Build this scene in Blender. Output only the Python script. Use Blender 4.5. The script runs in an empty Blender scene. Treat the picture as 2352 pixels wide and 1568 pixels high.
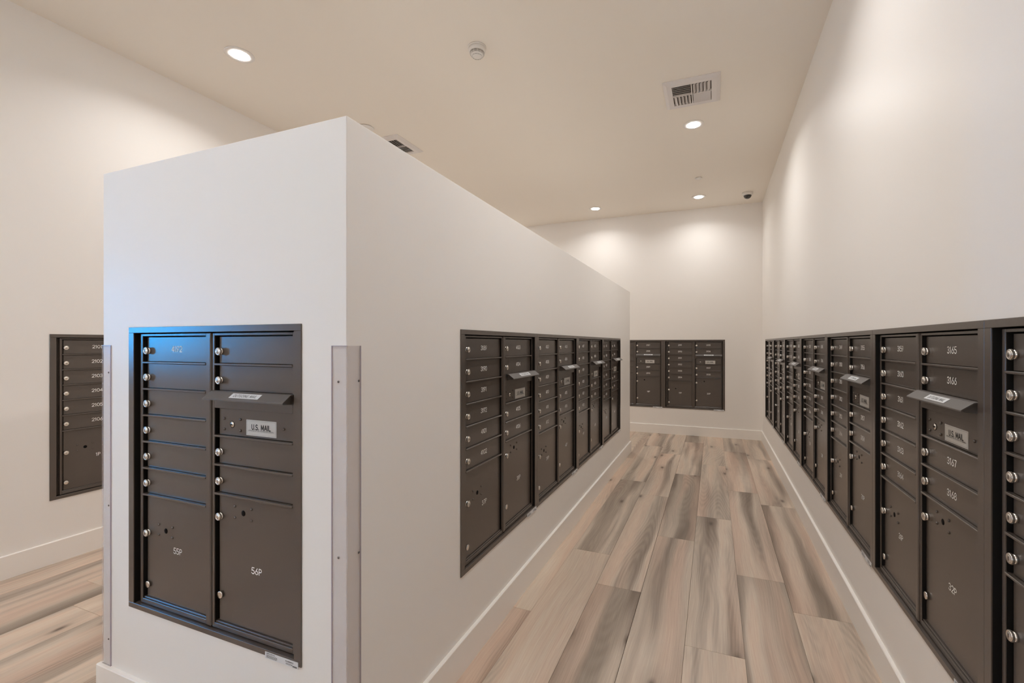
import bpy, bmesh, math, random
from mathutils import Vector, Matrix
random.seed(7)
C = bpy.context.scene.collection
sc = bpy.context.scene
PI = math.pi

# ------------------------------------------------------------------ camera, world, exposure
EYE = 1.247
cd = bpy.data.cameras.new('camera')
cam = bpy.data.objects.new('camera', cd); C.objects.link(cam)
cam.location = (0, 0, EYE)
cam.rotation_euler = (PI / 2, 0, math.radians(21.62))
cd.sensor_width = 36.0
cd.lens = 1034.49 / 2352 * 36
cd.shift_x = -(1227.97 - 1176) / 2352
cd.shift_y = (789.44 - 784) / 2352
cd.clip_start = 0.05
sc.camera = cam

w = bpy.data.worlds.new('World'); sc.world = w; w.use_nodes = True
bg = w.node_tree.nodes['Background']
bg.inputs[0].default_value = (0.72, 0.86, 1.0, 1)
bg.inputs[1].default_value = 19.0
LIGHT_STRENGTH = 30.0
LAMP_WATTS = 10.5
LAMP_SPREAD = 146
LIGHT_COLOR = (1.0, 0.992, 0.985, 1)

sc.view_settings.view_transform = 'Standard'
sc.view_settings.look = 'None'
sc.view_settings.exposure = 0.71
sc.view_settings.gamma = 1.0
sc.view_settings.use_curve_mapping = False
sc.cycles.use_adaptive_sampling = True
sc.cycles.adaptive_threshold = 0.04
sc.cycles.max_bounces = 10
sc.cycles.diffuse_bounces = 8
sc.cycles.glossy_bounces = 4
sc.cycles.transparent_max_bounces = 10
sc.cycles.caustics_reflective = False
sc.cycles.caustics_refractive = False

# ------------------------------------------------------------------ materials
def new_mat(name):
    m = bpy.data.materials.new(name); m.use_nodes = True
    return m, m.node_tree.nodes, m.node_tree.links, m.node_tree.nodes['Principled BSDF']

def simple(name, col, rough=0.5, metal=0.0, spec=0.5, bump=0.0, bscale=300, var=0.0):
    m, N, L, b = new_mat(name)
    b.inputs['Base Color'].default_value = (*col, 1)
    b.inputs['Roughness'].default_value = rough
    b.inputs['Metallic'].default_value = metal
    b.inputs['Specular IOR Level'].default_value = spec
    if bump or var:
        tc = N.new('ShaderNodeTexCoord')
        nz = N.new('ShaderNodeTexNoise'); nz.inputs['Scale'].default_value = bscale
        nz.inputs['Detail'].default_value = 3
        L.new(tc.outputs['Object'], nz.inputs['Vector'])
        if bump:
            bp = N.new('ShaderNodeBump'); bp.inputs['Strength'].default_value = bump
            bp.inputs['Distance'].default_value = 0.0006
            L.new(nz.outputs['Fac'], bp.inputs['Height']); L.new(bp.outputs['Normal'], b.inputs['Normal'])
        if var:
            mx = N.new('ShaderNodeMix'); mx.data_type = 'RGBA'
            mx.inputs[6].default_value = (*[c * (1 - var) for c in col], 1)
            mx.inputs[7].default_value = (*[min(1, c * (1 + var)) for c in col], 1)
            L.new(nz.outputs['Fac'], mx.inputs[0]); L.new(mx.outputs[2], b.inputs['Base Color'])
    return m

M = {}
M['wall'] = simple('wall_paint', (0.87, 0.837, 0.797), 0.46, spec=0.28, bump=0.22, bscale=170)
M['ceiling'] = simple('ceiling_paint', (0.87, 0.815, 0.735), 0.75, spec=0.2, bump=0.15, bscale=150)
M['base'] = simple('baseboard_paint', (0.90, 0.865, 0.82), 0.33, spec=0.5, bump=0.05, bscale=60)
M['white'] = simple('white_plastic', (0.80, 0.77, 0.73), 0.45)
M['vent'] = simple('vent_enamel', (0.74, 0.70, 0.68), 0.4)
M['dark'] = simple('shadow_black', (0.006, 0.005, 0.005), 0.8, spec=0.1)
M['duct'] = simple('duct_metal', (0.16, 0.145, 0.125), 0.5, metal=0.6)
M['bronze'] = simple('bronze_powder_coat', (0.084, 0.067, 0.056), 0.21, spec=0.95, bump=0.32, bscale=800, var=0.12)
M['bronze_lo'] = simple('bronze_darkened_inner', (0.022, 0.018, 0.016), 0.45, spec=0.4, bump=0.4, bscale=900)  # bronze darkened in colour so the recess behind the doors goes black
M['recess_dark'] = simple('recess_darkening', (0.010, 0.009, 0.008), 0.6, spec=0.2)  # near-black lining, darkens the cabinet recess through its colour
M['chrome'] = simple('satin_chrome', (0.78, 0.74, 0.69), 0.24, metal=1.0, bump=0.08, bscale=500)
M['plug'] = simple('brushed_plug', (0.80, 0.75, 0.69), 0.42, metal=1.0)
M['ink'] = simple('black_ink', (0.012, 0.012, 0.012), 0.5)
M['grey_ink'] = simple('grey_ink', (0.14, 0.14, 0.14), 0.5)
M['paint'] = simple('white_numeral', (0.95, 0.93, 0.90), 0.5)
M['plate'] = simple('silver_plate', (0.66, 0.64, 0.60), 0.38, metal=0.15, var=0.04, bscale=90)
M['sticker'] = simple('white_sticker', (0.72, 0.73, 0.74), 0.45)
M['camera_dome'] = simple('smoked_dome', (0.03, 0.026, 0.022), 0.08, spec=0.8)
M['screw'] = simple('screw_steel', (0.16, 0.14, 0.13), 0.35, metal=0.8)
M['tray'] = simple('tray_bronze', (0.105, 0.092, 0.083), 0.42, spec=0.7, bump=0.9, bscale=700, var=0.15)

m, N, L, b = new_mat('lamp_emission')
em = N.new('ShaderNodeEmission'); em.inputs[0].default_value = LIGHT_COLOR; em.inputs[1].default_value = LIGHT_STRENGTH
L.new(em.outputs[0], N['Material Output'].inputs[0]); M['lamp'] = m

m, N, L, b = new_mat('window_glass')
tr = N.new('ShaderNodeBsdfTransparent'); gl = N.new('ShaderNodeBsdfGlossy'); gl.inputs['Roughness'].default_value = 0.02
fr = N.new('ShaderNodeFresnel'); fr.inputs[0].default_value = 1.45; mx = N.new('ShaderNodeMixShader')
L.new(fr.outputs[0], mx.inputs[0]); L.new(tr.outputs[0], mx.inputs[1]); L.new(gl.outputs[0], mx.inputs[2])
L.new(mx.outputs[0], N['Material Output'].inputs[0]); M['glass'] = m
m, N, L, b = new_mat('blue_tinted_glass')
tr = N.new('ShaderNodeBsdfTransparent'); tr.inputs[0].default_value = (0.02, 0.60, 0.88, 1); gl = N.new('ShaderNodeBsdfGlossy'); gl.inputs['Roughness'].default_value = 0.02
fr = N.new('ShaderNodeFresnel'); fr.inputs[0].default_value = 1.45; mx = N.new('ShaderNodeMixShader')
L.new(fr.outputs[0], mx.inputs[0]); L.new(tr.outputs[0], mx.inputs[1]); L.new(gl.outputs[0], mx.inputs[2])
L.new(mx.outputs[0], N['Material Output'].inputs[0]); M['blue_glass'] = m

m, N, L, b = new_mat('clear_guard_plastic')
b.inputs['Base Color'].default_value = (0.74, 0.69, 0.68, 1); b.inputs['Roughness'].default_value = 0.16
b.inputs['Specular IOR Level'].default_value = 0.6
tr = N.new('ShaderNodeBsdfTransparent'); tr.inputs[0].default_value = (0.985, 0.98, 0.985, 1); mx = N.new('ShaderNodeMixShader')
mx.inputs[0].default_value = 0.17
L.new(tr.outputs[0], mx.inputs[1]); L.new(b.outputs[0], mx.inputs[2]); L.new(mx.outputs[0], N['Material Output'].inputs[0])
M['guard'] = m
M['guard_edge'] = simple('guard_plastic_edge', (0.42, 0.37, 0.42), 0.25)

def wood():
    m, N, L, b = new_mat('vinyl_oak_plank')
    def node(t, **k):
        n = N.new(t)
        for a, v in k.items(): n.inputs[a].default_value = v
        return n
    def math_(op, a, bb=None):
        n = N.new('ShaderNodeMath'); n.operation = op
        for i, v in enumerate((a, bb)):
            if v is None: continue
            if hasattr(v, 'links'): L.new(v, n.inputs[i])
            else: n.inputs[i].default_value = v
        return n.outputs[0]
    tc = N.new('ShaderNodeTexCoord'); oi = N.new('ShaderNodeObjectInfo')
    rnd = math_('MULTIPLY', oi.outputs['Random'], 83.0)
    sep = N.new('ShaderNodeSeparateXYZ'); L.new(tc.outputs['Object'], sep.inputs[0])
    # gently wandering cross coordinate
    wob = node('ShaderNodeTexNoise', Scale=1.6, Detail=1.0); wob.noise_dimensions = '4D'
    L.new(tc.outputs['Object'], wob.inputs['Vector']); L.new(rnd, wob.inputs['W'])
    wv = math_('MULTIPLY', math_('SUBTRACT', wob.outputs['Fac'], 0.5), 0.07)
    xs = math_('ADD', sep.outputs[0], wv)
    def vec(kx, ky):
        c = N.new('ShaderNodeCombineXYZ')
        L.new(math_('MULTIPLY', xs, kx), c.inputs[0]); L.new(math_('MULTIPLY', sep.outputs[1], ky), c.inputs[1])
        return c.outputs[0]
    def noise(v, sc_, det, rough=0.5, off=0.0):
        n = node('ShaderNodeTexNoise', Scale=sc_, Detail=det, Roughness=rough); n.noise_dimensions = '4D'
        L.new(v, n.inputs['Vector']); L.new(math_('ADD', rnd, off), n.inputs['W'])
        return n.outputs['Fac']
    def ramp(f, st):
        r = N.new('ShaderNodeValToRGB'); cr = r.color_ramp
        while len(cr.elements) < len(st): cr.elements.new(0.5)
        for e, (p, c) in zip(cr.elements, st): e.position = p; e.color = (*c, 1)
        L.new(f, r.inputs[0]); return r.outputs[0]
    def mix(f, a, c, mode='MIX'):
        n = N.new('ShaderNodeMix'); n.data_type = 'RGBA'; n.blend_type = mode
        for i, v in ((0, f), (6, a), (7, c)):
            if hasattr(v, 'links'): L.new(v, n.inputs[i])
            else: n.inputs[i].default_value = v if i == 0 else (*v, 1)
        return n.outputs[2]
    broad = noise(vec(1.0, 0.055), 9.0, 2.0)
    shift = math_('MULTIPLY', math_('SUBTRACT', oi.outputs['Random'], 0.5), 0.26)
    col = ramp(math_('ADD', broad, shift), [(0.34, (0.230, 0.178, 0.138)), (0.44, (0.380, 0.302, 0.240)), (0.53, (0.620, 0.510, 0.410)),
                       (0.62, (0.690, 0.525, 0.405)), (0.74, (0.710, 0.590, 0.470))])
    grey = noise(vec(1.0, 0.05), 7.0, 1.0, off=11)
    col = mix(ramp(grey, [(0.42, (0.0,) * 3), (0.58, (0.60,) * 3)]), col, (0.530, 0.440, 0.352))
    pink = noise(vec(1.0, 0.05), 8.0, 1.0, off=31)
    col = mix(ramp(pink, [(0.50, (0, 0, 0)), (0.66, (0.55,) * 3)]), col, (0.650, 0.450, 0.340))
    # cathedral rings
    ring_src = noise(vec(1.0, 0.11), 6.5, 0.0, off=5)
    rings = math_('SINE', math_('MULTIPLY', ring_src, 150.0))
    col = mix(math_('MULTIPLY', math_('MULTIPLY', math_('ADD', rings, 1.0), 0.11), ramp(broad, [(0.40, (1.0,) * 3), (0.52, (0.15,) * 3)])), col, (0.12, 0.085, 0.065))
    fine = noise(vec(1.0, 0.018), 260.0, 3.0, 0.65, off=3)
    col = mix(0.34, col, ramp(fine, [(0.30, (0.30,) * 3), (0.70, (0.72,) * 3)]), 'OVERLAY')
    # knots
    vo = N.new('ShaderNodeTexVoronoi'); vo.voronoi_dimensions = '2D'; vo.inputs['Scale'].default_value = 2.8
    kc = N.new('ShaderNodeCombineXYZ')
    L.new(math_('ADD', xs, rnd), kc.inputs[0]); L.new(math_('ADD', math_('MULTIPLY', sep.outputs[1], 0.40), math_('MULTIPLY', rnd, 1.7)), kc.inputs[1])
    L.new(kc.outputs[0], vo.inputs['Vector'])
    kn = ramp(vo.outputs['Distance'], [(0.012, (0.85,) * 3), (0.035, (0.45,) * 3), (0.06, (0.18,) * 3), (0.16, (0,) * 3)])
    col = mix(kn, col, (0.085, 0.058, 0.043))
    L.new(col, b.inputs['Base Color'])
    b.inputs['Roughness'].default_value = 0.46; b.inputs['Specular IOR Level'].default_value = 0.35
    bp = N.new('ShaderNodeBump'); bp.inputs['Strength'].default_value = 0.25; bp.inputs['Distance'].default_value = 0.0005
    L.new(fine, bp.inputs['Height']); L.new(bp.outputs['Normal'], b.inputs['Normal'])
    return m
M['wood'] = wood()

# ------------------------------------------------------------------ mesh helpers
def bx(bm, x0, x1, y0, y1, z0, z1, mi=0, bev=0.0):
    v = [bm.verts.new(p) for p in ((x0, y0, z0), (x1, y0, z0), (x1, y1, z0), (x0, y1, z0), (x0, y0, z1), (x1, y0, z1), (x1, y1, z1), (x0, y1, z1))]
    fs = [bm.faces.new([v[i] for i in f]) for f in ((0, 3, 2, 1), (4, 5, 6, 7), (0, 1, 5, 4), (1, 2, 6, 5), (2, 3, 7, 6), (3, 0, 4, 7))]
    for f in fs: f.material_index = mi
    if bev:
        es = list({e for f in fs for e in f.edges})
        r = bmesh.ops.bevel(bm, geom=es, offset=bev, segments=1, affect='EDGES')
        for f in r['faces']: f.material_index = mi
def poly_prism(bm, pts, axis, a0, a1, mi=0):
    # pts: 2D outline in the two other axes, extruded along axis
    def P(p, a):
        return {'x': (a, p[0], p[1]), 'y': (p[0], a, p[1]), 'z': (p[0], p[1], a)}[axis]
    A = [bm.verts.new(P(p, a0)) for p in pts]; B = [bm.verts.new(P(p, a1)) for p in pts]
    n = len(pts); fs = [bm.faces.new(A), bm.faces.new(B[::-1])]
    for i in range(n): fs.append(bm.faces.new((A[i], B[i], B[(i + 1) % n], A[(i + 1) % n])))
    for f in fs: f.material_index = mi
def lathe(bm, prof, n=24, axis='y', mi=0, c=(0, 0, 0), smooth=True, mis=None):
    # prof: list of (radius, height along axis)
    rings = []
    for r, h in prof:
        ring = []
        for k in range(n):
            a = 2 * PI * k / n
            p = {'y': (r * math.cos(a), h, r * math.sin(a)), 'z': (r * math.cos(a), r * math.sin(a), h)}[axis]
            ring.append(bm.verts.new((p[0] + c[0], p[1] + c[1], p[2] + c[2])))
        rings.append(ring)
    for j in range(len(rings) - 1):
        for k in range(n):
            f = bm.faces.new((rings[j][k], rings[j][(k + 1) % n], rings[j + 1][(k + 1) % n], rings[j + 1][k]))
            f.smooth = smooth; f.material_index = mis[j] if mis else mi
    for e, q_ in ((rings[0], 0), (rings[-1], -1)):
        f = bm.faces.new(e); f.material_index = (mis[q_] if mis else mi)
def mesh(name, bm, mats):
    bmesh.ops.recalc_face_normals(bm, faces=bm.faces[:])
    me = bpy.data.meshes.new(name); bm.to_mesh(me); bm.free()
    for k in (mats if isinstance(mats, (list, tuple)) else [mats]): me.materials.append(M[k])
    return me
def link(name, me, parent=None, loc=(0, 0, 0), rot=(0, 0, 0), label=None):
    o = bpy.data.objects.new(name, me); C.objects.link(o)
    o.location = loc; o.rotation_euler = rot
    if parent is not None: o.parent = parent
    if label: o['label'] = label
    return o
def tag(o, label, cat, group=None):
    o['label'] = label; o['category'] = cat
    if group: o['group'] = group
    return o
def struct(name, bm, mats, parent=None):
    o = link(name, mesh(name, bm, mats), parent); o['kind'] = 'structure'; return o

# ------------------------------------------------------------------ dimensions (metres, floor z = 0)
XR, XP, XPL, XL = 0.5927, -0.8943, -2.0004, -3.4945
Y0, Y1, YB, YN = 0.9169, 5.2461, 6.4922, -2.6
HC, HP = 3.078, 1.847
BH, BT = 0.124, 0.014
FT, FB = EYE + 0.0556, EYE - 0.8904          # cabinet trim top / bottom
UW, UH = 0.7938, 0.946
Y_PART = 1.4884
Y_RIGHT = 1.367
X_FAR = 0.147
X_END = -1.0514 - UW
Y_LEFT = 1.358

# wall slab with rectangular holes. a = along-wall axis range, holes (a0,a1,z0,z1)
def wall_slab(name, axis, a0, a1, front, back, z1, holes, parent=None, z0=0.0):
    bm = bmesh.new()
    As = sorted({a0, a1} | {h[0] for h in holes} | {h[1] for h in holes})
    Zs = sorted({z0, z1} | {h[2] for h in holes} | {h[3] for h in holes})
    inside = lambda a, z: any(h[0] < a < h[1] and h[2] < z < h[3] for h in holes)
    for i in range(len(As) - 1):
        for j in range(len(Zs) - 1):
            if inside((As[i] + As[i + 1]) / 2, (Zs[j] + Zs[j + 1]) / 2): continue
            lo, hi = min(front, back), max(front, back)
            if axis == 'y': bx(bm, lo, hi, As[i], As[i + 1], Zs[j], Zs[j + 1])
            else: bx(bm, As[i], As[i + 1], lo, hi, Zs[j], Zs[j + 1])
    bmesh.ops.remove_doubles(bm, verts=bm.verts[:], dist=1e-5)
    # drop internal faces shared by two boxes
    seen = {}
    for f in bm.faces: seen.setdefault(tuple(sorted(v.index for v in f.verts)), []).append(f)
    return bm
def finish_slab(bm):
    bm.verts.index_update()
    seen = {}
    for f in bm.faces: seen.setdefault(tuple(sorted(v.index for v in f.verts)), []).append(f)
    dead = [f for l in seen.values() if len(l) > 1 for f in l]
    bmesh.ops.delete(bm, geom=dead, context='FACES')
    return bm
T = 0.12
HG = 0.004      # holes are slightly smaller than the trim that covers them
hz0, hz1 = FB + HG, FT - HG
n_right = 7
yr0 = Y_RIGHT - UW; yr1 = Y_RIGHT + 6 * UW
struct('wall_right', finish_slab(wall_slab('r', 'y', YN, YB + T, XR, XR + T, HC, [(yr0 + HG, yr1 - HG, hz0, hz1)])), 'wall')
WIN = (-0.22, 0.18, 1.14, 1.72)
FILL_WIN = (-2.35, -1.70, 1.35, 1.95)  # added opening in the unseen near wall for fill daylight
struct('wall_left', finish_slab(wall_slab('l', 'y', YN, YB + T, XL, XL - T, HC, [(Y_LEFT + HG, Y_LEFT + UW - HG, hz0, hz1), WIN])), 'wall')
struct('wall_far', finish_slab(wall_slab('f', 'x', XL - T, XR + T, YB, YB + T, HC, [(X_FAR - 2 * UW + HG, X_FAR - HG, hz0, hz1)])), 'wall')
struct('wall_near', finish_slab(wall_slab('n', 'x', XL - T, XR + T, YN, YN - T, HC, [FILL_WIN])), 'wall')
# the free-standing partition: one object built of slabs
def cut(bm, boxes):
    me = bpy.data.meshes.new('solid'); bm.to_mesh(me); bm.free()
    o = bpy.data.objects.new('solid', me); C.objects.link(o)
    extra = []
    for q_ in boxes:
        b_ = bmesh.new(); bx(b_, *q_); bmesh.ops.recalc_face_normals(b_, faces=b_.faces[:])
        m2 = bpy.data.meshes.new('cutter'); b_.to_mesh(m2); b_.free()
        c = bpy.data.objects.new('cutter', m2); C.objects.link(c); extra.append(c)
        md = o.modifiers.new('cut', 'BOOLEAN'); md.operation = 'DIFFERENCE'; md.object = c; md.solver = 'EXACT'
    bv = o.modifiers.new('soft_corner', 'BEVEL'); bv.width = 0.003; bv.segments = 2; bv.limit_method = 'ANGLE'
    bpy.context.view_layer.update()
    out = bpy.data.meshes.new_from_object(o.evaluated_get(bpy.context.evaluated_depsgraph_get()))
    for c in extra + [o]: bpy.data.objects.remove(c)
    return out
bm = bmesh.new(); bx(bm, XPL, XP, Y0, Y1, 0, HP); bmesh.ops.recalc_face_normals(bm, faces=bm.faces[:])
pm = cut(bm, [(XP - T, XP + 0.1, Y_PART + HG, Y_PART + 4 * UW - HG, hz0, hz1), (X_END + HG, X_END + UW - HG, Y0 - 0.1, Y0 + T, hz0, hz1)])
pm.materials.clear(); pm.materials.append(M['wall']); pm.name = 'wall_partition'
link('wall_partition', pm)['kind'] = 'structure'
bm = bmesh.new(); bx(bm, XL - T, XR + T, YN - T, YB + T, HC, HC + 0.1); struct('ceiling', bm, 'ceiling')

# floor and planks
bm = bmesh.new(); bx(bm, XL - T, XR + T, YN - T, YB + T, -0.06, -0.0045)
floor = struct('floor', bm, 'dark')
PW, PL, GAP = 0.2275, 1.507, 0.0005
row_joint = {0: 2.39, 1: 2.665, 2: 1.964, 3: 3.02, 4: 2.30, 5: 2.642, 6: 1.949, 7: 2.9}
plank_cache = {}
def plank(x0, x1, y0, y1):
    w_, l_ = round(x1 - x0, 3), round(y1 - y0, 3)
    if w_ < 0.02 or l_ < 0.02: return
    if (w_, l_) not in plank_cache:
        b_ = bmesh.new(); bx(b_, -w_ / 2 + GAP, w_ / 2 - GAP, -l_ / 2 + GAP, l_ / 2 - GAP, -0.0045, 0.0, bev=0.0007)
        plank_cache[(w_, l_)] = mesh('plank', b_, 'wood')
    link('plank', plank_cache[(w_, l_)], floor, ((x0 + x1) / 2, (y0 + y1) / 2, 0))
r = 0; xe = 0.573
x_hi = XR
while x_hi > XL + 0.001:
    x_lo = max(XL, (0.3455 - PW * r))
    j = row_joint.get(r, 1.0 + random.random() * PL)
    k = math.floor((YN - j) / PL); y = j + k * PL
    while y < YB:
        a, b_ = max(y, YN), min(y + PL, YB)
        if x_hi < XP + 0.001 and x_lo > XPL - 0.001:      # fully under the partition: only the visible ends
            if a < Y0: plank(x_lo, x_hi, a, min(b_, Y0))
            if b_ > Y1: plank(x_lo, x_hi, max(a, Y1), b_)
        else: plank(x_lo, x_hi, a, b_)
        y += PL
    x_hi = x_lo; r += 1

# baseboards
def base_prof(t=BT, h=BH): return [(0, 0), (t, 0), (t, h - 0.0025), (t - 0.0025, h), (0, h)]
def baseboard(name, segs):
    bm = bmesh.new()
    for axis, a0, a1, face, sgn in segs:
        pts = [(face + sgn * p[0], p[1]) for p in base_prof()]
        poly_prism(bm, pts, axis, a0, a1)
    return struct(name, bm, 'base')
baseboard('baseboard_right', [('y', YN, YB - BT, XR, -1)])
baseboard('baseboard_far', [('x', XL + BT, XR, YB, -1)])
baseboard('baseboard_left', [('y', YN, YB, XL, 1)])
baseboard('baseboard_near', [('x', XL + BT, XR - BT, YN, 1)])
baseboard('baseboard_partition', [('x', XPL - BT, XP + BT, Y0, -1), ('y', Y0, Y1, XP, 1), ('y', Y0, Y1, XPL, -1), ('x', XPL - BT, XP + BT, Y1, 1)])

# window in the left wall behind the camera (source of the bluish daylight)
bm = bmesh.new()
fy0, fy1, fz0, fz1 = WIN
for (a, b_, c_, d_) in ((fy0, fy0 + 0.035, fz0, fz1), (fy1 - 0.035, fy1, fz0, fz1), (fy0 + .035, fy1 - .035, fz0, fz0 + 0.035), (fy0 + .035, fy1 - .035, fz1 - 0.035, fz1)):
    bx(bm, XL - 0.09, XL - 0.03, a, b_, c_, d_, bev=0.002)
win = struct('window_1', bm, 'white')
bm = bmesh.new(); bx(bm, XL - 0.062, XL - 0.058, fy0 + 0.033, fy1 - 0.033, fz0 + 0.033, fz1 - 0.033)
link('window_pane', mesh('window_pane', bm, 'blue_glass'), win)

bm = bmesh.new()  # added window behind the camera, lets in fill daylight
gx0, gx1, gz0, gz1 = FILL_WIN
for (a, b_, c_, d_) in ((gx0, gx0 + 0.035, gz0, gz1), (gx1 - 0.035, gx1, gz0, gz1), (gx0 + .035, gx1 - .035, gz0, gz0 + 0.035), (gx0 + .035, gx1 - .035, gz1 - 0.035, gz1)):
    bx(bm, a, b_, YN - 0.09, YN - 0.03, c_, d_, bev=0.002)
fill_win = struct('fill_window', bm, 'white')
bm = bmesh.new(); bx(bm, gx0 + 0.033, gx1 - 0.033, YN - 0.062, YN - 0.058, gz0 + 0.033, gz1 - 0.033)
link('window_pane', mesh('window_pane', bm, 'glass'), fill_win)

# ------------------------------------------------------------------ lettering
def arc(cx, cy, rx, ry, a0, a1, n=10):
    return [(cx + rx * math.cos(math.radians(a0 + (a1 - a0) * k / n)), cy + ry * math.sin(math.radians(a0 + (a1 - a0) * k / n))) for k in range(n + 1)]
G = {
 '0': (0.62, [arc(.31, .5, .27, .46, 90, 450, 18)]),
 '1': (0.34, [[(.04, .80), (.12, .84), (.20, .96), (.20, .04)]]),
 '2': (0.60, [arc(.30, .69, .25, .27, 165, -30, 9) + [(.05, .04), (.56, .04)]]),
 '3': (0.60, [arc(.28, .73, .22, .23, 160, -90, 9), [(.20, .50), (.28, .50)], arc(.28, .27, .25, .23, 90, -160, 10)]),
 '4': (0.62, [[(.44, .04), (.44, .96), (.05, .30), (.58, .30)]]),
 '5': (0.60, [[(.52, .96), (.13, .96), (.09, .54)] + arc(.29, .32, .25, .28, 125, -155, 11)]),
 '6': (0.60, [[(.44, .96), (.09, .42)], arc(.30, .30, .24, .26, 0, 360, 16)]),
 '7': (0.56, [[(.05, .96), (.51, .96), (.20, .04)]]),
 '8': (0.60, [arc(.30, .74, .20, .22, 0, 360, 14), arc(.30, .28, .25, .24, 0, 360, 14)]),
 '9': (0.60, [arc(.30, .70, .24, .26, 0, 360, 16), [(.16, .04), (.51, .58)]]),
 'P': (0.58, [[(.09, .04), (.09, .96), (.32, .96)] + arc(.32, .72, .21, .24, 90, -90, 8) + [(.09, .48)]]),
}
G.update({
 'U': (0.66, [[(.09, .96), (.09, .32)] + arc(.33, .30, .24, .26, 180, 360, 9) + [(.57, .96)]]),
 'S': (0.60, [arc(.30, .73, .22, .23, 35, 270, 10) + arc(.30, .27, .24, .23, 90, -145, 10)[1:]]),
 'M': (0.76, [[(.09, .04), (.09, .96), (.38, .20), (.67, .96), (.67, .04)]]),
 'A': (0.68, [[(.05, .04), (.34, .96), (.63, .04)], [(.16, .34), (.52, .34)]]),
 'I': (0.22, [[(.11, .04), (.11, .96)]]),
 'L': (0.54, [[(.09, .96), (.09, .05), (.50, .05)]]),
 'O': (0.72, [arc(.36, .5, .29, .46, 0, 360, 20)]),
 'T': (0.58, [[(.03, .95), (.55, .95)], [(.29, .95), (.29, .04)]]),
 'G': (0.70, [arc(.36, .5, .29, .46, 45, 330, 14) + [(.62, .46), (.40, .46)]]),
 'N': (0.68, [[(.09, .04), (.09, .96), (.59, .04), (.59, .96)]]),
 'R': (0.62, [[(.09, .04), (.09, .96), (.32, .96)] + arc(.32, .72, .21, .24, 90, -90, 8) + [(.09, .48)], [(.34, .48), (.56, .04)]]),
 'V': (0.64, [[(.04, .96), (.32, .04), (.60, .96)]]),
 'E': (0.56, [[(.52, .95), (.09, .95), (.09, .05), (.52, .05)], [(.09, .51), (.46, .51)]]),
 'F': (0.54, [[(.52, .95), (.09, .95), (.09, .04)], [(.09, .51), (.46, .51)]]),
 'D': (0.66, [[(.09, .05), (.09, .95), (.28, .95)] + arc(.28, .5, .31, .45, 90, -90, 10) + [(.09, .05)]]),
 'B': (0.62, [[(.09, .05), (.09, .95), (.32, .95)] + arc(.32, .73, .20, .22, 90, -90, 7) + [(.09, .51)], [(.32, .51)] + arc(.32, .28, .24, .23, 90, -90, 7) + [(.09, .05)]]),
 'Y': (0.62, [[(.04, .96), (.31, .48), (.58, .96)], [(.31, .48), (.31, .04)]]),
 'H': (0.68, [[(.09, .04), (.09, .96)], [(.59, .04), (.59, .96)], [(.09, .51), (.59, .51)]]),
 'C': (0.66, [arc(.36, .5, .29, .46, 50, 310, 14)]),
 '.': (0.20, [[(.07, .07), (.13, .07)]]),
 '-': (0.42, [[(.06, .42), (.36, .42)]]),
 ' ': (0.34, []),
})
def numeral_mesh(s, h=0.0195, wt=0.125, mat='paint', width=None, name='number'):
    bm = bmesh.new(); x = 0.0; tot = sum(G[c][0] for c in s) + 0.07 * (len(s) - 1)
    hw = wt * h / 2; WX = 1.16
    for c in s:
        for st in G[c][1]:
            pts = [((x + p[0] - tot / 2) * h * WX, (p[1] - 0.5) * h) for p in st]
            for i in range(len(pts) - 1):
                (ax, az), (bx_, bz) = pts[i], pts[i + 1]
                d = Vector((bx_ - ax, bz - az)); 
                if d.length < 1e-7: continue
                d.normalize(); nx, nz = -d.y * hw, d.x * hw
                bm.faces.new([bm.verts.new((px, 0, pz)) for px, pz in ((ax + nx, az + nz), (ax - nx, az - nz), (bx_ - nx, bz - nz), (bx_ + nx, bz + nz))])
            for (px, pz) in (pts if len(pts) < 8 else pts[::1]):
                bm.faces.new([bm.verts.new((px + hw * math.cos(a), 0.00001, pz + hw * math.sin(a))) for a in [k * PI / 3 for k in range(6)]])
        x += G[c][0] + 0.07
    for f in bm.faces:
        f.normal_update()
        if f.normal.y > 0: f.normal_flip()
    me = bpy.data.meshes.new(name); bm.to_mesh(me); bm.free(); me.materials.append(M[mat])
    if width:
        xs = [v.co.x for v in me.vertices]; k = width / (max(xs) - min(xs))
        for v in me.vertices: v.co.x *= k
    return me
num_cache = {}
def numeral(s):
    if s not in num_cache: num_cache[s] = numeral_mesh(s)
    return num_cache[s]
def text_mesh(body, height, mat, wt, width):
    return numeral_mesh(body, height, wt, mat, width, 'lettering')

# ------------------------------------------------------------------ mailbox cabinet parts (local: x right, y into wall, z up; z = UH - v)
def Z(v): return UH - v
BF = 0.008                       # body face depth behind trim
DF = 0.0175                      # door face depth
c1 = (0.0570, 0.3790)            # column openings
c2 = (0.4190, 0.7480)
BARH = 0.0062
V0 = 0.0300; PITCH = 0.0887
bars1 = [0.1150 + PITCH * k for k in range(6)]            # below each tenant door
bars2 = [0.1150, 0.3345, 0.4230, 0.5115]
VBOT = 0.9130

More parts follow.
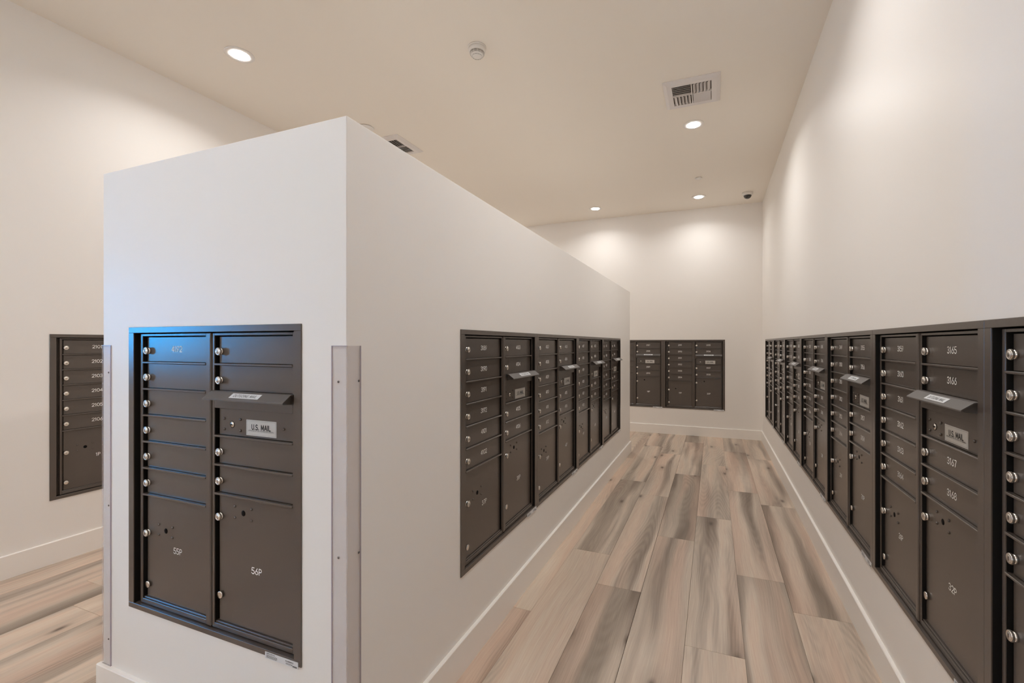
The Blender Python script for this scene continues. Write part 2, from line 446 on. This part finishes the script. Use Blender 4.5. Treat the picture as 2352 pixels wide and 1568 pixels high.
def trim_mesh():
    bm = bmesh.new(); e = 0.0006; tf, tb = -0.0035, 0.062
    bx(bm, e, UW - e, tf, 0.0, Z(0.0190), Z(0), bev=0.0007)                 # top flange
    bx(bm, e, UW - e, tf, 0.0, Z(UH), Z(0.9290), bev=0.0007)
    bx(bm, e, 0.0285, tf, 0.0, Z(0.9288), Z(0.0192), bev=0.0007)
    bx(bm, 0.7660, UW - e, tf, 0.0, Z(0.9288), Z(0.0192), bev=0.0007)
    # return lips into the wall
    bx(bm, 0.006, UW - 0.006, -0.001, tb, Z(0.0188), Z(0.0170))
    bx(bm, 0.006, UW - 0.006, -0.001, tb, Z(0.9306), Z(0.9292))
    bx(bm, 0.0270, 0.0284, -0.001, tb, Z(0.9290), Z(0.0190), mi=1)  # side lips coloured black to darken the recess
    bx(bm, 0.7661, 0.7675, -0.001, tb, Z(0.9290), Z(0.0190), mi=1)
    return mesh('trim_frame', bm, ['bronze', 'recess_dark'])
def box_mesh():
    bm = bmesh.new()
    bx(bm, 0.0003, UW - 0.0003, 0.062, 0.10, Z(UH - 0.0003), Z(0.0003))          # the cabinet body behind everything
    bx(bm, 0.0340, 0.0370, 0.013, 0.063, Z(0.925), Z(0.022), mi=1, bev=0.0006)     # hinge ribs beside the first column
    bx(bm, 0.0400, 0.0425, 0.011, 0.063, Z(0.925), Z(0.022), mi=1, bev=0.0006)
    bx(bm, 0.7580, 0.7600, 0.011, 0.063, Z(0.925), Z(0.022), mi=1, bev=0.0006)
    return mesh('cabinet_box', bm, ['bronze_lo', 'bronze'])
def column_mesh(c, bars, slot=False):
    bm = bmesh.new(); st = 0.0105
    l, r_ = c
    top, bot = 0.0225, 0.9262
    bx(bm, l - st, l, BF, 0.063, Z(bot), Z(top), bev=0.0008)
    bx(bm, r_, r_ + st * 0.75, BF, 0.063, Z(bot), Z(top), bev=0.0008)
    bx(bm, l, r_, BF, 0.063, Z(V0), Z(top), bev=0.0008)
    bx(bm, l, r_, BF, 0.063, Z(bot), Z(VBOT - 0.001), bev=0.0008)
    bx(bm, l, r_, BF + 0.004, 0.063, Z(VBOT - 0.001), Z(VBOT - 0.006), bev=0.001)
    bx(bm, l, l + 0.0007, BF + 0.0025, 0.062, Z(VBOT), Z(V0), mi=2)          # near-black strips added to darken the opening
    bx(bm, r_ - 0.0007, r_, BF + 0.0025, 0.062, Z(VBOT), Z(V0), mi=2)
    for v in bars: bx(bm, l, r_, BF - 0.002, 0.063, Z(v + BARH), Z(v), bev=0.0012)
    if slot:   # panel between the second door and the master door, with the dark mail slot under the hood
        bx(bm, l, r_, BF, 0.063, Z(0.2085), Z(0.1990), bev=0.0006)
        bx(bm, l, r_, BF, 0.063, Z(0.2520), Z(0.2270), bev=0.0006)
        bx(bm, l, l + 0.016, BF, 0.063, Z(0.2270), Z(0.2085))
        bx(bm, r_ - 0.016, r_, BF, 0.063, Z(0.2270), Z(0.2085))
        bx(bm, l + 0.016, r_ - 0.016, 0.030, 0.063, Z(0.2270), Z(0.2085), mi=1)
    return mesh('column_frame', bm, ['bronze', 'dark', 'recess_dark'])
def post_mesh():
    bm = bmesh.new(); bx(bm, 0.3875, 0.4075, BF - 0.004, 0.063, Z(0.9255), Z(0.0205), bev=0.003)
    return mesh('center_post', bm, 'bronze')
def door_mesh(w_, h_):
    # local origin at the door's lower left corner; face at y=0, body back to y=.015; a stepped rabbet on the left edge
    bm = bmesh.new()
    bx(bm, 0.0060, 0.0088, 0.005, 0.016, 0.001, h_ - 0.001, bev=0.0005)
    bx(bm, 0.0095, w_ - 0.002, 0.0, 0.016, 0.0008, h_ - 0.0008, bev=0.0008)
    return mesh('door', bm, 'bronze')
def lock_mesh():
    bm = bmesh.new()
    lathe(bm, [(0.0108, 0.0), (0.0108, -0.008), (0.0098, -0.0085), (0.0098, -0.0105), (0.0114, -0.0112), (0.0116, -0.0185), (0.0108, -0.0200),
               (0.0090, -0.0200), (0.0086, -0.0190), (0.0078, -0.0190), (0.0074, -0.0205), (0.0, -0.0207)][:-1] + [(0.0004, -0.0207)], n=20,
          mis=[0, 0, 0, 0, 0, 0, 0, 0, 1, 1, 1, 1])
    for k in range(16):      # knurled collar
        a = 2 * PI * k / 16
        x, z = 0.0117 * math.cos(a), 0.0117 * math.sin(a)
        bx(bm, x - 0.0005, x + 0.0005, -0.0175, -0.0120, z - 0.0005, z + 0.0005)
    bx(bm, -0.0006, 0.0006, -0.0212, -0.0204, -0.0048, 0.0042, mi=2)
    for v in bm.verts: v.co.y *= 0.62
    return mesh('lock', bm, ['chrome', 'plug', 'dark'])
def cap_mesh():
    bm = bmesh.new(); lathe(bm, [(0.0090, 0.0), (0.0090, -0.0025), (0.0112, -0.0030), (0.0112, -0.0065), (0.0100, -0.0075), (0.0004, -0.0076)], n=20)
    return mesh('lock_cap', bm, 'chrome')
def rivet_mesh():
    bm = bmesh.new(); lathe(bm, [(0.0044, 0.0), (0.0042, -0.0014), (0.0030, -0.0028), (0.0014, -0.0034), (0.0003, -0.0035)], n=10)
    return mesh('rivet', bm, 'bronze')
def hole_mesh():
    bm = bmesh.new(); lathe(bm, [(0.0088, 0.0), (0.0086, -0.0004), (0.0004, -0.0004)], n=18); return mesh('keyhole', bm, 'dark')
def key_mesh():
    bm = bmesh.new(); lathe(bm, [(0.0106, 0.0), (0.0104, -0.0006), (0.0088, -0.0008), (0.0086, -0.0022), (0.0003, -0.0023)], n=20, mis=[2, 2, 0, 0, 0])
    bx(bm, -0.0035, 0.0072, -0.0028, -0.0022, -0.0008, 0.0008, mi=2); bx(bm, -0.0016, 0.0016, -0.00285, -0.0022, -0.0022, 0.0022, mi=2)
    return mesh('arrow_lock', bm, ['chrome', 'plug', 'dark'])
def flap_mesh():
    bm = bmesh.new()
    l, r_ = 0.4250, 0.7570
    # section in (depth, v): hood sheet that falls forward, small down-turned lip
    sec = [(0.008, 0.1975), (-0.002, 0.1972), (-0.006, 0.1985), (-0.0300, 0.2165), (-0.0315, 0.2185), (-0.0310, 0.2220),
           (-0.0295, 0.2220), (-0.0298, 0.2190), (-0.0280, 0.2180), (-0.0055, 0.2010), (0.008, 0.2000)]
    poly_prism(bm, [(d, Z(v)) for d, v in sec], 'x', l, r_)
    # end cheeks under the hood
    ck = [(0.008, 0.1990), (-0.0055, 0.2005), (-0.0275, 0.2175), (-0.021, 0.2240), (0.008, 0.2260)]
    for a in (l + 0.012, r_ - 0.0135): poly_prism(bm, [(d, Z(v)) for d, v in ck], 'x', a, a + 0.0015)
    return mesh('outgoing_mail_hood', bm, 'tray')
def plate_mesh():
    bm = bmesh.new(); bx(bm, -0.0625, 0.0625, -0.0008, 0, -0.0232, 0.0232, mi=0, bev=0.0003)
    t = 0.0004
    for a in ((-0.0595, 0.0595, 0.0202 - t, 0.0202), (-0.0595, 0.0595, -0.0202, -0.0202 + t), (-0.0595, -0.0595 + t, -0.0202, 0.0202), (0.0595 - t, 0.0595, -0.0202, 0.0202)):
        bx(bm, a[0], a[1], -0.00095, -0.0007, a[2], a[3], mi=1)
    return mesh('mail_plate', bm, ['plate', 'grey_ink'])
def sticker_mesh():
    bm = bmesh.new(); bx(bm, 0, 0.128, -0.0010, 0, 0, 0.0185, mi=0)
    rnd = random.Random(3)
    for row in range(4):          # rows of tiny unreadable print
        x = 0.006
        z = 0.0098 - row * 0.0022
        while x < 0.046:
            l_ = rnd.uniform(0.002, 0.006); bx(bm, x, x + l_, -0.0012, -0.0009, z, z + 0.0009, mi=1); x += l_ + 0.0012
    for row in range(2):
        x = 0.082; z = 0.0065 - row * 0.0024
        while x < 0.104:
            l_ = rnd.uniform(0.002, 0.005); bx(bm, x, x + l_, -0.0012, -0.0009, z, z + 0.0009, mi=1); x += l_ + 0.0011
    x = 0.108
    while x < 0.124:
        l_ = rnd.uniform(0.0003, 0.0010); bx(bm, x, x + l_, -0.0012, -0.0009, 0.0016, 0.0055, mi=1); x += l_ + 0.0006
    return mesh('rating_sticker', bm, ['sticker', 'ink'])

DW1, DW2 = c1[1] - c1[0], c2[1] - c2[0]
DH = PITCH - BARH
S = dict(trim=trim_mesh(), box=box_mesh(), col1=column_mesh(c1, bars1), col2=column_mesh(c2, bars2, True), post=post_mesh(),
         door1=door_mesh(DW1, DH), door2=door_mesh(DW2, DH), door2b=door_mesh(DW2, 0.1990 - 0.1212), master=door_mesh(DW2, 0.3345 - 0.2520),
         parcel1=door_mesh(DW1, VBOT - 0.006 - (bars1[5] + BARH)), parcel2=door_mesh(DW2, VBOT - 0.006 - (bars2[3] + BARH)),
         lock=lock_mesh(), cap=cap_mesh(), rivet=rivet_mesh(), hole=hole_mesh(), key=key_mesh(), hood=flap_mesh(), plate=plate_mesh(), sticker=sticker_mesh())
S['usmail'] = text_mesh('U.S. MAIL', 0.0155, 'ink', 0.20, 0.080)
S['approved'] = text_mesh('APPROVED BY THE POSTMASTER GENERAL', 0.0036, 'grey_ink', 0.15, 0.106)
S['outgoing'] = text_mesh('OUTGOING MAIL', 0.0105, 'ink', 0.14, 0.096)
S['std'] = text_mesh('USPS-STD-4C', 0.0034, 'ink', 0.18, 0.034)
S['maker'] = text_mesh('FLORENCE', 0.0036, 'ink', 0.20, 0.030)
bm = bmesh.new(); bx(bm, -0.0600, 0.0600, -0.0004, 0, -0.0095, 0.0095); S['outlabel'] = mesh('outgoing_label', bm, 'sticker')

def add_lock(door, w_, vdoor_top, h_, v, x=0.0185, key='lock', name='lock'):
    return link(name, S[key], door, (x, 0, h_ - (v - vdoor_top)))
def add_number(door, s, x, zz):
    o = link('number', numeral(s), door, (x, -0.0004, zz)); return o

def cabinet(loc, rot, label, nums1, nums2, p1, p2, group='recessed mailbox cabinets of the mail room'):
    t = bpy.data.objects.new('mailbox_cabinet', None); C.objects.link(t)
    t.location = loc; t.rotation_euler = (0, 0, rot); t.empty_display_size = 0.1
    tag(t, label, 'mailbox', group)
    link('trim_frame', S['trim'], t); link('cabinet_box', S['box'], t)
    link('column_frame', S['col1'], t); link('column_frame', S['col2'], t); link('center_post', S['post'], t)
    tops = [V0] + [b_ + BARH for b_ in bars1[:5]]
    for k, vt in enumerate(tops):
        d = link('mailbox_door', S['door1'], t, (c1[0], DF, Z(bars1[k])))
        h_ = bars1[k] - vt if k else DH + 0.0
        link('lock', S['lock'], d, (0.0185, 0, DH * 0.44))
        if nums1[k]: add_number(d, nums1[k], DW1 / 2 + 0.004, DH * 0.515)
    def parcel(c, key, vt, num, vl, vcap, vh, xh, vn):
        d = link('parcel_door', S[key], t, (c[0], DF, Z(VBOT - 0.006)))
        zz = lambda v: (VBOT - 0.006) - v
        link('lock', S['lock'], d, (0.0185, 0, zz(vl))); link('lock_cap', S['cap'], d, (0.0195, 0, zz(vcap)))
        link('keyhole', S['hole'], d, (xh, 0, zz(vh)))
        for a, b_ in ((-0.0365, -0.0165), (-0.0365, 0.0170), (0.0350, -0.0165), (0.0350, 0.0170)):
            link('rivet', S['rivet'], d, (xh + a, 0, zz(vh + b_)))
        if num: add_number(d, num, (c[1] - c[0]) / 2 + 0.008, zz(vn))
    parcel(c1, 'parcel1', bars1[5] + BARH, p1, 0.6900, 0.8640, 0.6735, 0.1080, 0.7310)
    vs = [(V0, 0.1150, 'door2'), (0.1212, 0.1990, 'door2b'), (0.3407, 0.4230, 'door2'), (0.4292, 0.5115, 'door2')]
    for k, (a, b_, key) in enumerate(vs):
        d = link('mailbox_door', S[key], t, (c2[0], DF, Z(b_)))
        link('lock', S['lock'], d, (0.0185, 0, DH * 0.44 if key == 'door2' else DH * 0.44 - 0.0045))
        if nums2[k]: add_number(d, nums2[k], DW2 / 2 + 0.004, DH * 0.515)
    parcel(c2, 'parcel2', bars2[3] + BARH, p2, 0.5840, 0.8250, 0.5640, 0.1160, 0.7280)
    # master door
    mz = lambda v: 0.3345 - v
    d = link('master_door', S['master'], t, (c2[0], DF, Z(0.3345)))
    link('arrow_lock', S['key'], d, (0.0670, 0, mz(0.3005)))
    for x, v in ((0.0330, 0.2840), (0.0330, 0.3165), (0.1040, 0.2835), (0.1040, 0.3170), (0.2840, 0.3000)):
        link('rivet', S['rivet'], d, (x, 0, mz(v)))
    pl = link('mail_plate', S['plate'], d, (0.1920, 0, mz(0.3045)))
    # lettering sits on the plate, as children of the master door (no fourth level)
    link('lettering', S['usmail'], d, (0.1920, -0.0011, mz(0.3020))); link('lettering', S['approved'], d, (0.1920, -0.0011, mz(0.3130)))
    hd = link('outgoing_mail_hood', S['hood'], t)
    slope = math.atan2(0.0180, 0.024)
    lb = link('outgoing_label', S['outlabel'], hd, (0.5920, -0.0180, Z(0.2070)), (slope - PI / 2, 0, 0))
    lt = link('lettering', S['outgoing'], hd, (0.5920, -0.0184, Z(0.2066)), (slope - PI / 2, 0, 0))
    st = link('rating_sticker', S['sticker'], t, (0.6550, -0.0036, Z(0.9520)))
    link('lettering', S['std'], st, (0.0230, -0.0013, 0.0152)); link('lettering', S['maker'], st, (0.0960, -0.0013, 0.0125))
    return t

def seq(n0, k): return [str(n0 + i) for i in range(k)]
# end of the partition, nearest the camera
cabinet((X_END, Y0, FB), 0, 'large mailbox cabinet with doors 4192, 55P and 56P on the end of the partition', ['4192'] + [''] * 5, [''] * 4, '55P', '56P')
# corridor side of the partition
blk = [3189, 4107, 4117, 4127]
txt = ['mailbox cabinet with doors 3189 to 4106 and 37P, nearest of the partition row',
       'mailbox cabinet with doors 4107 to 4116, second from the near end of the partition row',
       'mailbox cabinet with doors 4117 to 4126, third from the near end of the partition row',
       'mailbox cabinet with doors 4127 to 4136, last and farthest of the partition row']
for i in range(4):
    if i == 0: n1, n2 = ['3189', '3190', '3191', '3192', '4101', '4102'], ['4103', '4104', '4105', '4106']
    else: n1, n2 = seq(blk[i], 6), seq(blk[i] + 6, 4)
    cabinet((XP, Y_PART + i * UW, FB), PI / 2, txt[i], n1, n2, '%dP' % (37 + 2 * i), '%dP' % (38 + 2 * i))
# right wall, i = 0 the farthest
txt = ['mailbox cabinet with doors 3109 to 3118, farthest on the right wall beside the room corner',
       'mailbox cabinet with doors 3119 to 3128, second from the far corner on the right wall',
       'mailbox cabinet with doors 3129 to 3138, third from the far corner on the right wall',
       'mailbox cabinet with doors 3139 to 3148, fourth from the far corner on the right wall',
       'mailbox cabinet with doors 3149 to 3158, 29P and 30P on the right wall',
       'mailbox cabinet with doors 3159 to 3168, 31P and 32P, large on the right wall',
       'mailbox cabinet cut off by the right edge of the photo, only its first locks showing']
for i in range(7):
    n0 = 3109 + 10 * i
    cabinet((XR, Y_RIGHT + (6 - i) * UW, FB), -PI / 2, txt[i], seq(n0, 6), seq(n0 + 6, 4), '%dP' % (21 + 2 * i), '%dP' % (22 + 2 * i))
# far wall
cabinet((X_FAR - 2 * UW, YB, FB), 0, 'mailbox cabinet with doors 2187 to 2190 on the far wall, half hidden by the partition', seq(2181, 6), seq(2187, 4), '17P', '18P')
cabinet((X_FAR - UW, YB, FB), 0, 'mailbox cabinet with doors 2191 to 3108, 19P and 20P on the far wall', ['2191', '2192', '3101', '3102', '3103', '3104'], seq(3105, 4), '19P', '20P')
# left wall
cabinet((XL, Y_LEFT, FB), PI / 2, 'mailbox cabinet with doors 2101 to 2106 and 1P on the left wall', seq(2101, 6), seq(2107, 4), '1P', '2P')

# ------------------------------------------------------------------ corner guards on the partition end
def guard(name, xc, sgn, label):
    # xc corner x; sgn +1: the side leg wraps onto the +X side
    z0, z1 = BH, EYE - 0.005; wd, th = 0.0485, 0.003
    t = bpy.data.objects.new(name, None); C.objects.link(t); t.location = (xc, Y0, z0)
    tag(t, label, 'corner guard', 'clear corner guards on the partition')
    h_ = z1 - z0
    bm = bmesh.new()
    a, b_ = (-wd, th) if sgn > 0 else (-th, wd)
    bx(bm, a, b_, -th, 0, 0, h_)
    if sgn > 0: bx(bm, 0, th, 0, wd, 0, h_)
    else: bx(bm, -th, 0, 0, wd, 0, h_)
    link('guard_strip', mesh('guard_strip', bm, 'guard'), t)
    e = 0.0009
    bm = bmesh.new()
    xe_ = a if sgn > 0 else b_
    bx(bm, xe_ - e, xe_ + e, -th - 0.0002, -0.0001, 0, h_)
    bx(bm, sgn * 0.0001, sgn * (th + 0.0002), wd - e, wd + e, 0, h_)
    bx(bm, a, b_, -th - 0.0003, -0.0001, h_ - 0.0012, h_ + 0.0004)
    link('polished_edge', mesh('polished_edge', bm, 'guard_edge'), t)
    sb = bmesh.new(); lathe(sb, [(0.0034, 0.0), (0.0034, -0.0006), (0.0020, -0.0016), (0.0003, -0.0017)], n=10); sm = mesh('screw', sb, 'screw')
    for zz in (-0.100, -0.564, -1.030):
        link('screw', sm, t, (-sgn * 0.0250 if sgn > 0 else 0.0385, -th, EYE + zz - z0))
        link('screw', sm, t, (sgn * th, 0.0405, EYE + zz - z0), (0, 0, sgn * PI / 2))
guard('corner_guard', XP, 1, 'clear plastic guard screwed on the near right corner of the partition')
guard('corner_guard', XPL, -1, 'clear plastic guard screwed on the left corner of the partition')

# ------------------------------------------------------------------ ceiling fixtures
def ring_trim():
    bm = bmesh.new(); lathe(bm, [(0.083, 0.0), (0.083, -0.003), (0.078, -0.0055), (0.0545, -0.0055), (0.0500, -0.0030)], n=40, axis='z')
    return mesh('trim_ring', bm, 'white')
def lens():
    bm = bmesh.new(); lathe(bm, [(0.0495, -0.003), (0.0495, -0.0065), (0.0480, -0.0075)], n=40, axis='z'); return mesh('light_lens', bm, 'lamp')
rt, ln = ring_trim(), lens()
lights = [(-2.788, 1.963, 'round recessed downlight over the left aisle, near the left wall'),
          (-0.153, 3.985, 'round recessed downlight beyond the square vent over the right aisle'),
          (-0.166, 5.965, 'round recessed downlight near the far wall, beside the camera dome'),
          (-1.480, 5.970, 'round recessed downlight near the far wall, leftmost of the far two'),
          (-0.160, 1.965, 'round recessed downlight above the top edge of the photo, over the right aisle'),
          (-2.84, 5.970, 'round recessed downlight behind the partition over the far left aisle'),
          (-2.83, 3.975, 'round recessed downlight behind the partition over the middle left aisle'),
          (-0.160, -0.050, 'round recessed downlight overhead near the camera, right side'),
          (-2.788, -0.050, 'round recessed downlight overhead near the window, left side'),
          (-1.480, -1.500, 'round recessed downlight near the wall behind the camera')]
lights += [(-1.480, -0.050, 'added fill downlight overhead near the camera, middle'),  # two unseen downlights added for bounce light
           (-2.788, -1.500, 'added fill downlight at the left of the wall behind the camera')]
for x, y, lab in lights:
    t = bpy.data.objects.new('ceiling_downlight', None); C.objects.link(t); t.location = (x, y, HC)
    tag(t, lab, 'ceiling light', 'recessed ceiling downlights')
    link('trim_ring', rt, t); link('light_lens', ln, t)
    ld = bpy.data.lights.new('lamp', 'AREA'); ld.shape = 'DISK'; ld.size = 0.094; ld.energy = LAMP_WATTS * (0.27 if y > 5 else 0.22 if y < 0.5 else 0.58 if x > -1 else 0.48)
    ld.spread = math.radians(LAMP_SPREAD); ld.color = LIGHT_COLOR[:3]
    lo = bpy.data.objects.new('lamp', ld); C.objects.link(lo); lo.parent = t; lo.location = (0, 0, -0.0082)

def vent(x, y, rot, label):
    t = bpy.data.objects.new('ceiling_vent', None); C.objects.link(t); t.location = (x, y, HC); t.rotation_euler = (0, 0, rot)
    tag(t, label, 'vent', 'square ceiling air registers')
    bm = bmesh.new(); o, i, d = 0.191, 0.132, 0.020
    # stamped frame: flat rim then a slope falling to the inner opening
    prof = [(o, 0.0), (o, -0.004), (0.166, -d), (i, -d + 0.003), (i, 0.0)]
    rings = []
    for rr, h_ in prof:
        rings.append([bm.verts.new((sx * rr, sy * rr, h_)) for sx, sy in ((-1, -1), (1, -1), (1, 1), (-1, 1))])
    for j in range(len(rings) - 1):
        for k in range(4): bm.faces.new((rings[j][k], rings[j][(k + 1) % 4], rings[j + 1][(k + 1) % 4], rings[j + 1][k]))
    link('vent_frame', mesh('vent_frame', bm, 'vent'), t)
    bm = bmesh.new(); bx(bm, -i, i, -i, i, -0.0012, -0.0002); link('duct_opening', mesh('duct_opening', bm, 'duct'), t)
    bm = bmesh.new(); bx(bm, -0.0035, 0.0035, -i, i, -0.019, -0.006); bx(bm, -i, -0.0036, -0.0035, 0.0035, -0.019, -0.006); bx(bm, 0.0036, i, -0.0035, 0.0035, -0.019, -0.006)
    link('divider', mesh('divider', bm, 'vent'), t)
    bl = bmesh.new(); bx(bl, -0.060, 0.060, -0.0006, 0.0006, -0.0130, 0.0130); bm_ = mesh('louver_blade', bl, 'vent')
    q_ = 0.068
    for cx, cy, rz, tilt in ((-q_, -q_, 0, -48), (q_, -q_, PI / 2, 48), (-q_, q_, PI / 2, -48), (q_, q_, 0, 48)):
        for k in range(5):
            s_ = (k - 2) * 0.0235
            off = (0, s_) if rz == 0 else (s_, 0)
            b_ = link('louver_blade', bm_, t, (cx + off[0], cy + off[1], -0.0135))
            b_.rotation_euler = Matrix.Rotation(rz, 3, 'Z').to_4x4().to_euler() if False else (Matrix.Rotation(rz, 4, 'Z') @ Matrix.Rotation(math.radians(tilt), 4, 'X')).to_euler()
vent(-0.143, 3.462, 0, 'square white air vent with four louver quadrants over the right aisle')
vent(-2.755, 3.402, PI / 2, 'square white air vent partly hidden above the partition top edge')

# smoke detector
t = bpy.data.objects.new('smoke_detector', None); C.objects.link(t); t.location = (-1.355, 2.455, HC)
tag(t, 'round white smoke detector with dark slits on the ceiling', 'smoke detector')
bm = bmesh.new(); lathe(bm, [(0.056, 0.0), (0.056, -0.008), (0.054, -0.010)], n=36, axis='z'); link('mounting_base', mesh('mounting_base', bm, 'white'), t)
bm = bmesh.new(); lathe(bm, [(0.053, -0.010), (0.052, -0.024), (0.046, -0.031), (0.0445, -0.032)], n=36, axis='z')
link('detector_body', mesh('detector_body', bm, 'white'), t)
bm = bmesh.new(); lathe(bm, [(0.044, -0.032), (0.042, -0.046), (0.034, -0.056), (0.018, -0.060), (0.012, -0.062), (0.002, -0.062)], n=36, axis='z')
link('sensing_chamber', mesh('sensing_chamber', bm, 'white'), t)
bm = bmesh.new()
for rr, zz in ((0.0438, -0.0375), (0.0430, -0.0425), (0.0405, -0.0478), (0.0300, -0.0575)):
    for k in range(12):
        a0 = 2 * PI * k / 12 + 0.05; a1 = 2 * PI * (k + 1) / 12 - 0.05
        pts = []
        for a in [a0 + (a1 - a0) * j / 3 for j in range(4)]: pts.append((a, 0.0009))
        for a in [a1 + (a0 - a1) * j / 3 for j in range(4)]: pts.append((a, -0.0009))
        bm.faces.new([bm.verts.new(((rr + 0.0006) * math.cos(a), (rr + 0.0006) * math.sin(a), zz + dz)) for a, dz in pts])
o = link('air_slits', mesh('air_slits', bm, 'dark'), t)

# sprinkler cover plates
def disc(x, y, r_, label):
    bm = bmesh.new(); lathe(bm, [(r_ * 0.90, 0.0), (r_ * 0.90, -0.004), (r_, -0.0045), (r_, -0.0065), (r_ * 0.97, -0.008), (0.002, -0.009)], n=36, axis='z')
    o = link('sprinkler_cover', mesh('sprinkler_cover', bm, 'white'), None, (x, y, HC)); tag(o, label, 'sprinkler', 'flat round sprinkler covers')
disc(-0.150, 5.290, 0.037, 'small round white sprinkler cover plate beside the far right downlight')
disc(-2.735, 3.020, 0.066, 'round white ceiling disc peeking over the partition beside the hidden vent')

# security camera
t = bpy.data.objects.new('security_camera', None); C.objects.link(t); t.location = (0.388, 6.02, HC)
tag(t, 'small white ceiling dome camera with dark lens near the far right corner', 'camera')
bm = bmesh.new(); lathe(bm, [(0.060, 0.0), (0.060, -0.018), (0.055, -0.030), (0.048, -0.036), (0.046, -0.036)], n=36, axis='z'); link('camera_base', mesh('camera_base', bm, 'white'), t)
bm = bmesh.new(); lathe(bm, [(0.044, -0.034)] + [(0.044 * math.cos(a), -0.036 - 0.040 * math.sin(a)) for a in [k * PI / 2 / 8 for k in range(9)]][:-1] + [(0.001, -0.076)], n=32, axis='z')
link('camera_dome', mesh('camera_dome', bm, 'camera_dome'), t)
